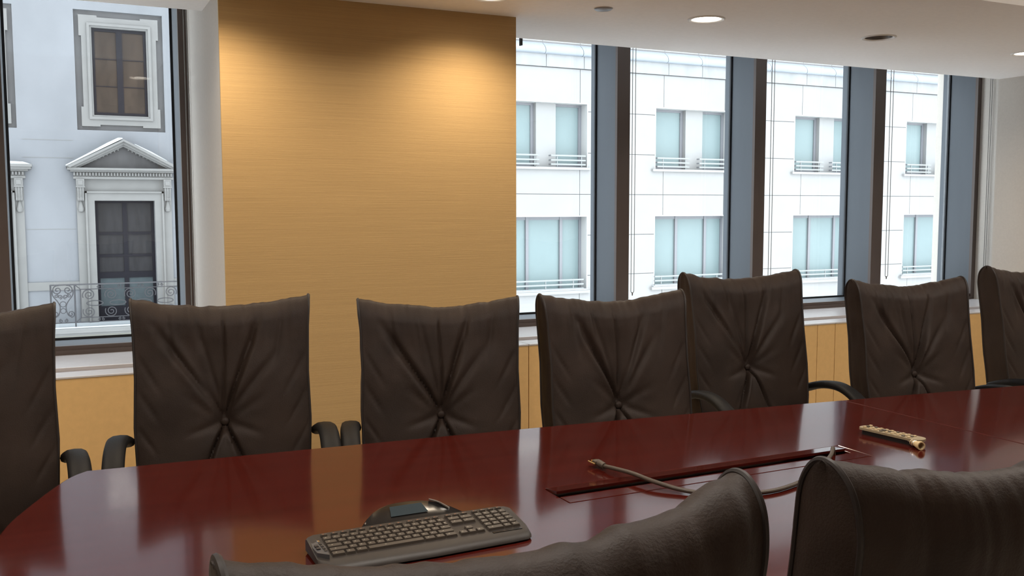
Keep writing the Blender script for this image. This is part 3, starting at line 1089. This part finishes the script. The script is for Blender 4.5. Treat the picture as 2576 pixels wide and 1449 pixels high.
# moulded wall panels between the windows
for (a, b) in ((-.60, .50), (2.56, 3.6)):
    p = MB()
    p.box(*bb(a - .02, b + .02, 0, .035, -.39, -.20)).box(*bb(a - .035, a, 0, .03, -.20, 2.1)).box(*bb(b, b + .035, 0, .03, -.20, 2.1))
    p.build('wall_panel_moulding', 'stone', OLD)
for z in (3.02, 2.62, 1.0):
    for (a, b) in ((-.565, .47), (2.6, 6.4)):
        MB().box(*bb(a, b, 0, .005, z, z + .010)).build('joint_line', 'stone', OLD)

for wi, c in enumerate(CX):
    # ---- upper window with an eared frame in a sunk panel
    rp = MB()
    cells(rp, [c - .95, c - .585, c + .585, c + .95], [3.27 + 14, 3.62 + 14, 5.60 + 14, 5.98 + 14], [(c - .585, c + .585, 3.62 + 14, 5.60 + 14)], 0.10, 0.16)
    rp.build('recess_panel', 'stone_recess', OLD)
    ar = MB()
    X0, X1, Z0, Z1 = c - .80, c + .80, 3.40, 5.83
    I0, I1, J0, J1 = c - .585, c + .585, 3.62, 5.60
    for (a, b, z0, z1) in ((X0, I0, Z0, Z1), (I1, X1, Z0, Z1), (I0, I1, J1, Z1), (I0, I1, Z0, J0)):
        ar.box(a, b, 0.0, 0.10, z0 + 14, z1 + 14)
    for sx in (-1, 1):
        xo = c + sx * .80
        a, b = min(xo, xo + sx * .05), max(xo, xo + sx * .05)
        for (z0, z1) in ((5.40, 5.87), (3.36, 3.80)):
            ar.box(a, b, 0.0, 0.10, z0 + 14, z1 + 14)
        for (z0, z1) in ((5.83, 5.87), (3.36, 3.40)):
            xi = c + sx * .46
            ar.box(min(xi, xo), max(xi, xo), 0.0, 0.10, z0 + 14, z1 + 14)
    for (a, b, z0, z1) in ((I0 - .10, I0 - .04, J0 - .10, J1 + .10), (I1 + .04, I1 + .10, J0 - .10, J1 + .10), (I0 - .04, I1 + .04, J1 + .04, J1 + .10), (I0 - .04, I1 + .04, J0 - .10, J0 - .04)):
        ar.box(a, b, -.035, 0.0, z0 + 14, z1 + 14)
    ar.build('window_architrave', 'stone', OLD)
    w = MB()
    for (a, b, z0, z1) in ((I0, I0 + .06, J0, J1), (I1 - .06, I1, J0, J1), (I0 + .06, I1 - .06, J1 - .07, J1), (I0 + .06, I1 - .06, J0, J0 + .07), (c - .065, c + .065, J0 + .07, J1 - .07)):
        w.box(a, b, 0.075, .16, z0 + 14, z1 + 14)
    for z in (4.90, 4.28):
        w.box(I0 + .06, c - .065, .09, .12, z + 14, z + 14.018).box(c + .065, I1 - .06, .09, .12, z + 14, z + 14.018)
    wo = w.build('window', 'dark_wood', OLD)
    for (a, b) in ((I0 + .06, c - .065), (c + .065, I1 - .06)):
        MB().box(a, b, .105, .112, J0 + 14.07, J1 + 13.93).build('pane', 'dark_glass', wo)
    # ---- french door with frame and hood
    fr = MB()
    for (a, b, z0, z1) in ((c - .85, c - .65, -1.2, 1.87), (c + .65, c + .85, -1.2, 1.87), (c - .65, c + .65, 1.655, 1.87)):
        fr.box(*bb(a, b, 0, .09, z0, z1))
    for (a, b, z0, z1) in ((c - .85, c - .81, -1.2, 1.87), (c + .81, c + .85, -1.2, 1.87), (c - .85, c + .85, 1.83, 1.87)):
        fr.box(*bb(a, b, .09, .13, z0, z1))
    for sx in (-1, 1):      # strips that run down below the brackets
        fr.box(*bb(min(c + sx * .85, c + sx * 1.03), max(c + sx * .85, c + sx * 1.03), 0, .05, -1.2, 2.18))
    fr.build('door_architrave', 'stone', OLD)
    d = MB()
    for (a, b, z0, z1) in ((c - .65, c - .58, -1.2, 1.655), (c + .58, c + .65, -1.2, 1.655), (c - .05, c + .05, -1.2, 1.655), *[(xa, xb, za, zb_) for za, zb_ in ((1.60, 1.655), (.86, .92), (.34, .40), (-.16, -.02), (-1.2, -.82)) for xa, xb in ((c - .58, c - .05), (c + .05, c + .58))]):
        d.box(a, b, .16, .24, z0 + 14, z1 + 14)
    do = d.build('french_door', 'dark_wood', OLD)
    for sx in (-1, 1):
        a, b = (c - .58, c - .05) if sx < 0 else (c + .05, c + .58)
        for (z0, z1, mm) in ((.92, 1.60, 'door_glass'), (.40, .86, 'door_glass'), (-.02, .34, 'door_glass'), (-.82, -.16, 'teal_panel')):
            MB().box(a, b, .19, .20, z0 + 14, z1 + 14).build('pane', mm, do)
    MB().box(*bb(c - .85, c + .85, 0, .03, 1.87, 2.18)).build('frieze', 'stone', OLD)
    # bed cornice with dentils
    half = 1.22
    cor = MB()
    cor.box(*bb(c - 1.08, c + 1.08, 0, .16, 2.15, 2.20)).box(*bb(c - 1.14, c + 1.14, 0, .22, 2.31, 2.35)).box(*bb(c - 1.20, c + 1.20, 0, .30, 2.35, 2.40))
    cor.box(*bb(c - 1.06, c + 1.06, 0, .12, 2.20, 2.31))
    cor.build('bed_cornice', 'stone', OLD)
    k = 0
    x = c - 1.075
    while x < c + 1.07:
        MB().box(*bb(x, x + .036, .12, .17, 2.225, 2.295)).build('dentil', 'stone', OLD)
        x += .0652
    if wi == 0:
        # triangular pediment
        zb, za = 2.40, 3.06
        sl = (za - zb) / half
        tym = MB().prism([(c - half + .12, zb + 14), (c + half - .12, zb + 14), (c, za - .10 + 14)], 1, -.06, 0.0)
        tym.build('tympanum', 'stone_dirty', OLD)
        for sx in (-1, 1):
            rk = MB()
            for (o0, o1, dep) in ((0.0, -.05, .36), (-.05, -.115, .28), (-.115, -.16, .20)):
                pts = [(c, za + o0 + 14), (c + sx * (half + .02), zb + .012 + o0 * .2 + 14), (c + sx * (half + .02 - .25 * (o1 - o0) * 0), zb + o1 * .0 + 14 - .0), (c, za + o1 + 14)]
                pts = [(c, za + o0 + 14), (c + sx * half, zb + .03 + max(o0, -.03) + 14), (c + sx * (half + o1 * 1.6), zb + 14), (c, za + o1 + 14)]
                rk.prism(pts if sx > 0 else pts[::-1], 1, -dep, 0.0)
            rk.build('raking_cornice', 'stone', OLD)
            for q in range(12):
                t_ = (q + .6) / 13
                xx = c + sx * (half - .18) * (1 - t_) * 1.0
                zz = zb + (za - .16 - zb) * t_ - .035
                if zz < zb + .07:
                    continue
                MB().box(*bb(xx - .016, xx + .016, .06, .12, zz, zz + .055)).build('dentil', 'stone', OLD)
            sn = MB()
            if sx < 0:
                sn.prism([(c - .02, za + .012 + 14), (c - half, zb + .035 + 14), (c - half - .01, zb + .055 + 14), (c - .75, zb + .33 + 14), (c - .35, za - .09 + 14), (c - .12, za + .03 + 14), (c - .03, za + .03 + 14)][::-1], 1, -.37, -.02)
            else:
                sn.prism([(c + .22, za - .105 + 14), (c + .95, zb + .165 + 14), (c + .92, zb + .20 + 14), (c + .60, za - .275 + 14), (c + .25, za - .105 + 14)], 1, -.34, -.02)
            sn.build('snow_cap', 'snow', OLD)
    else:
        MB().box(*bb(c - 1.22, c + 1.22, 0, .34, 2.40, 2.46)).build('flat_hood', 'stone', OLD)
        MB().prism([(c - 1.2, 16.46), (c + 1.2, 16.46), (c + 1.05, 16.51), (c + .5, 16.53), (c - 1.05, 16.53)], 1, -.33, -.02).build('snow_cap', 'snow', OLD)
    # scrolled brackets
    for sx in (-1, 1):
        bx = c + sx * .94
        br = MB()
        br.box(*bb(bx - .085, bx + .085, 0, .20, 1.98, 2.15)).box(*bb(bx - .05, bx + .05, .20, .215, 2.015, 2.115))
        br.box(*bb(bx - .095, bx + .095, 0, .215, 1.955, 1.98))
        pr = [(0, 1.955), (.185, 1.955), (.19, 1.88), (.165, 1.80), (.135, 1.73), (.15, 1.69), (.14, 1.655), (.0, 1.655)]
        br.prism([(-y, z + 14) for y, z in pr], 0, bx - .07, bx + .07)
        for e in (-.055, 0, .055):
            br.prism([(-y * 1.08, z + 14) for y, z in pr], 0, bx + e - .012, bx + e + .012)
        br.lathe([(.004, -.02), (.055, 0), (.07, .06), (.05, .13), (.03, .22), (.02, .25)][::-1], (bx, -.06, 15.405), 10)
        br.build('bracket', 'stone', OLD, False)

# balcony
BY = .8
bal = MB()
bal.box(*bb(-.42, 3.48, 0, BY + .10, -1.30, -1.20)).box(*bb(-.36, 3.42, 0, BY + .04, -1.36, -1.30)).build('balcony_slab', 'stone', OLD)
sm = MB()
sm.box(*bb(-.38, 3.44, .02, BY + .06, -1.20, -1.165), bevel=.012)
sm.build('snow_layer', 'snow', OLD)
MB().box(*bb(-.42, 3.48, 0, BY - .02, -1.62, -1.36)).build('balcony_fascia', 'cream_stone', OLD)
MB().box(*bb(-9, 6.5, 0, .5, -1.80, -1.62)).build('string_course', 'cream_stone', OLD)


def spiral(cx, cz, r0, r1, a0, turns, n=36, cw=1):
    return [(cx + (r0 + (r1 - r0) * k / n) * math.cos(a0 + cw * 2 * math.pi * turns * k / n), -BY, 14 + cz + (r0 + (r1 - r0) * k / n) * math.sin(a0 + cw * 2 * math.pi * turns * k / n)) for k in range(n + 1)]


rail = MB().box(*bb(-.12, 3.18, BY - .018, BY + .018, -.235, -.205)).build('balcony_railing', 'iron', OLD)


def iron(name, pts, r=.010):
    MB().tube(pts, r, 6).build(name, 'iron', rail, True)


def P3(x, z):
    return (x, -BY, 14 + z)


iron('bottom_rail', [P3(-.11, -1.07), P3(3.17, -1.07)], .011)
for x in (-.11, .375, 2.685, 3.17):
    iron('rail_post', [P3(x, -.21), P3(x, -1.17)], .016)
for sx, c0 in ((1, .375), (-1, 2.685)):      # inner frame of the long bay
    iron('inner_bar', [P3(c0 + sx * .12, -.33), P3(c0 + sx * .12, -.97)])
    iron('corner_strut', [P3(c0, -.22), P3(c0 + sx * .12, -.33)], .009)
    iron('corner_strut', [P3(c0, -1.07), P3(c0 + sx * .12, -.97)], .009)
iron('inner_bar', [P3(.495, -.33), P3(2.565, -.33)])
iron('inner_bar', [P3(.495, -.97), P3(2.565, -.97)])
for c0 in (.13, 2.93):                       # heart bays at both ends
    for sx in (-1, 1):
        iron('scroll', spiral(c0 + sx * .105, -.335, .105, .018, math.pi / 2 * (1) + sx * .3, 1.6, cw=-sx), .0105)
        iron('scroll', catmull([P3(c0 + sx * .205, -.33), P3(c0 + sx * .20, -.45), P3(c0 + sx * .10, -.60), P3(c0 + sx * .06, -.72), P3(c0 + sx * .09, -.88), P3(c0 + sx * .16, -.94)], 6), .0105)
        iron('scroll', spiral(c0 + sx * .155, -.875, .075, .014, -math.pi / 2, 1.5, cw=sx), .0105)
        iron('scroll', spiral(c0 + sx * .055, -.485, .05, .010, -math.pi / 2, 1.4, cw=-sx), .009)
        iron('scroll', spiral(c0 + sx * .13, -.46, .045, .010, math.pi / 2, 1.4, cw=sx), .009)
        iron('scroll', spiral(c0 + sx * .05, -1.02, .040, .010, math.pi / 2, 1.3, cw=-sx), .009)
    iron('scroll', spiral(c0, -.65, .06, .06, 0, 1.0), .008)
    iron('scroll', spiral(c0, -.80, .055, .055, 0, 1.0), .008)
for c0 in (.66, 1.12, 1.53, 1.94, 2.40):      # paired spirals of the long bay
    iron('scroll', spiral(c0, -.46, .135, .018, math.pi * (1.15 if c0 < 1.6 else -.15), 2.0, cw=-1 if c0 < 1.6 else 1), .0105)
    iron('scroll', spiral(c0, -.84, .135, .018, math.pi * (.85 if c0 < 1.6 else .15), 2.0, cw=1 if c0 < 1.6 else -1), .0105)
for c0 in (.78, 1.26, 1.80, 2.28):
    pts = [(c0 + .17 * math.cos(a), -BY, 14 - .65 + .055 * math.sin(a)) for a in [2 * math.pi * k / 28 for k in range(29)]]
    iron('scroll', pts, .0105)
for c0 in (.90, 1.33, 1.75, 2.17):
    for sx in (-1, 1):
        iron('scroll', spiral(c0 + sx * .045, -.28, .032, .008, math.pi / 2, 1.3, cw=sx), .008)
        iron('scroll', spiral(c0 + sx * .045, -1.02, .032, .008, math.pi / 2, 1.3, cw=sx), .008)

# ---- white panel building
NEW = thing('white_panel_building', 'white stone panel building with pale teal windows across the street', 'building', (6.5, FY, -14))


def nb(x0, x1, y0, y1, z0, z1):
    return x0 - 6.5, x1 - 6.5, y0, y1, z0 + 14, z1 + 14


WIN = [(11.21, 14.07), (16.40, 19.26), (21.83, 24.69), (26.87, 29.73)]
JL = [11.49, 16.71, 22.15, 27.16]
JR = [13.80, 19.00, 24.44, 29.48]
UP = (2.64, 4.49)
LO = (-0.94, 1.25)
RD = 0.42
back = MB()
hz = [(a - 6.5, b - 6.5, z0 + 14, z1 + 14) for a, b in WIN for z0, z1 in (UP, LO)]
xs = sorted({0.0, 28.0} | {h[0] for h in hz} | {h[1] for h in hz})
zs = sorted({0.0, 20.0} | {h[2] for h in hz} | {h[3] for h in hz})
cells(back, xs, zs, hz, 0.03, RD + 0.2)
back.build('backing_wall', 'panel_joint', NEW)
G = 0.008
ROWS = [-14.0, -9.0, -5.3, -2.9, -1.70, -0.50, 0.68, 1.87, 3.06, 4.25, 5.44]


def panel(rects):
    b = MB()
    for (x0, x1, z0, z1) in rects:
        b.box(*nb(x0, x1, 0.0, 0.05, z0, z1))
    b.build('panel', 'panel', NEW)


def pier_rects(lx, lj, rj, rx, z0, z1):
    """panel between two windows: narrow beside openings, wide above and below them"""
    cuts = sorted({z0, z1} | {z for z in (*UP, *LO) if z0 < z < z1})
    out = []
    for k, (a, b) in enumerate(zip(cuts[:-1], cuts[1:])):
        m = (a + b) / 2
        beside = UP[0] < m < UP[1] or LO[0] < m < LO[1]
        xa, xb = (lx, rx) if beside else (lj, rj)
        za = a + (G if k == 0 else 0)
        zb_ = b - (G if k == len(cuts) - 2 else 0)
        g = 0.0 if beside else G
        out.append((xa + g, xb - g, za, zb_))
    return out


piers = [(6.55, 6.55, JL[0], WIN[0][0])] + [(WIN[i][1], JR[i], JL[i + 1], WIN[i + 1][0]) for i in range(3)] + [(WIN[3][1], JR[3], 34.4, 34.4)]
for (lx, lj, rj, rx) in piers:
    for z0, z1 in zip(ROWS[:-1], ROWS[1:]):
        panel(pier_rects(lx, lj, rj, rx, z0, z1))
for i in range(4):
    for z0, z1 in ((UP[1], 5.44), (1.87, UP[0]), (LO[1], 1.87), (-1.70, LO[0]), (-2.9, -1.7), (-5.3, -2.9)):
        panel([(JL[i] + G, JR[i] - G, z0 + (0 if z0 in (UP[1], LO[1]) else G), z1 - (0 if z1 in (UP[0], LO[0]) else G))])
# stained band and rounded coping under the roof terrace
bj = [6.5, 8.1, 9.4, 11.0, 12.67, 13.90, 16.83, 18.08, 20.78, 22.26, 23.50, 26.0, 27.27, 29.9, 31.2, 34.5]
for a, b in zip(bj[:-1], bj[1:]):
    MB().box(*nb(a + .008, b - .008, -0.06, 0.05, 5.455, 5.79)).build('band_panel', 'stained', NEW)
cj = [6.5, 8.0, 9.3, 11.0, 12.59, 13.81, 16.73, 17.98, 20.67, 22.16, 23.39, 25.90, 27.17, 29.8, 31.1, 34.5]
cp = [(0.05, 5.79), (-0.10, 5.79), (-0.16, 5.81), (-0.19, 5.86), (-0.17, 5.94), (-0.10, 6.02), (0.0, 6.09), (0.05, 6.13)]
for a, b in zip(cj[:-1], cj[1:]):
    MB().prism([(y, z + 14) for y, z in cp], 0, a - 6.5 + .008, b - 6.5 - .008).build('coping_panel', 'coping', NEW, True)
for a, b in zip(cj[:-1], cj[1:]):
    MB().box(*nb(a + .008, b - .008, 0.02, 0.08, 6.15, 6.62)).build('parapet_panel', 'panel', NEW)
MB().box(*nb(6.5, 34.5, .03, 1.0, 5.8, 6.60)).build('parapet_core', 'panel_joint', NEW)
MB().box(*nb(6.5, 34.5, 2.2, 3.0, 6.0, 19.0)).build('sky_block_wall', 'panel', NEW)  # out-of-view wall added to block the sky mirrored in the table
MB().box(*nb(6.5, 34.5, 1.0, 2.2, 6.0, 6.4)).build('terrace', 'panel', NEW)

for i, (a, b) in enumerate(WIN):
    # recess lining: jambs, head and sill in a panel tone lightened against the recess shade
    for (z0, z1) in (UP, LO):
        ln = MB()
        ln.box(*nb(a, a + .03, .0, RD, z0, z1)).box(*nb(b - .03, b, .0, RD, z0, z1)).box(*nb(a + .03, b - .03, .0, RD, z1 - .03, z1))
        ln.build('recess_lining', 'white', NEW)
        sl = MB().box(*nb(a - .12, b + .06, -.10, RD, z0 - .07, z0 + (.0 if z0 > 0 else .02)))
        sl.build('window_sill', 'panel', NEW)
        if z0 < 0:
            MB().box(*nb(a - .05, b, -.08, .40, z0 + .02, z0 + .06), bevel=.012).build('snow_layer', 'snow', NEW)
    # upper window: two lights and a pier standing forward between them
    z0, z1 = UP
    pc = (a + b) / 2
    MB().box(*nb(a + 1.26, a + 1.90, .20, RD, z0, z1 - .03)).build('pier', 'panel', NEW)
    for (xa, xb) in ((a + .03, a + 1.26), (a + 1.90, b - .03)):
        f = MB()
        f.box(*nb(xa, xa + .06, RD - .08, RD, z0, z1 - .03)).box(*nb(xb - .10, xb, RD - .08, RD, z0, z1 - .03)).box(*nb(xa + .06, xb - .10, RD - .08, RD, z1 - .10, z1 - .03)).box(*nb(xa + .06, xb - .10, RD - .08, RD, z0, z0 + .12))
        fo = f.build('window', 'alu', NEW)
        MB().box(*nb(xa + .06, xb - .10, RD - .04, RD - .03, z0 + .12, z1 - .10)).build('pane', 'pale_pane', fo)
    for (xa, xb) in ((a + .07, a + 1.24), (a + 1.62, b - .10)):
        r_ = MB()
        for xx in (xa + .20, xb - .14):
            r_.box(*nb(xx, xx + .025, -.03, .0, z0 + .02, z0 + .36))
        ro = r_.build('railing', 'rail', NEW)
        for zz in (2.97, 2.84, 2.72):
            MB().box(*nb(xa, xb, -.05, -.02, zz - .022, zz + .022)).build('railing_bar', 'rail', ro)
            for xx in (xa, xb - .03):
                MB().box(*nb(xx, xx + .03, -.02, .10, zz - .02, zz + .02)).build('bar_end', 'alu', ro)
    # lower window: three lights
    z0, z1 = LO
    m1, m2 = a + 1.04, a + 2.15
    f = MB()
    for (xa, xb) in ((a + .03, a + .10), (m1 - .045, m1 + .045), (m2 - .045, m2 + .045), (b - .10, b - .03)):
        f.box(*nb(xa, xb, RD - .10, RD, z0, z1 - .03))
    for (xa, xb) in ((a + .10, m1 - .045), (m1 + .045, m2 - .045), (m2 + .045, b - .10)):
        f.box(*nb(xa, xb, RD - .08, RD, z1 - .12, z1 - .03))
    fo = f.build('window', 'alu', NEW)
    for (xa, xb) in ((a + .10, m1 - .045), (m1 + .045, m2 - .045), (m2 + .045, b - .10)):
        MB().box(*nb(xa, xb, RD - .04, RD - .03, z0, z1 - .12)).build('pane', 'pale_pane', fo)
    r_ = MB()
    for xx in (a + .25, a + 1.45, b - .5):
        r_.box(*nb(xx, xx + .025, -.03, .0, z0 + .06, z0 + .36))
    ro = r_.build('railing', 'rail', NEW)
    for zz in (-.61, -.74, -.87):
        MB().box(*nb(a + .02, b - .15, -.05, -.02, zz - .022, zz + .022)).build('railing_bar', 'rail', ro)
        for xx in (a + .02, b - .18):
            MB().box(*nb(xx, xx + .03, -.02, .10, zz - .02, zz + .02)).build('bar_end', 'alu', ro)
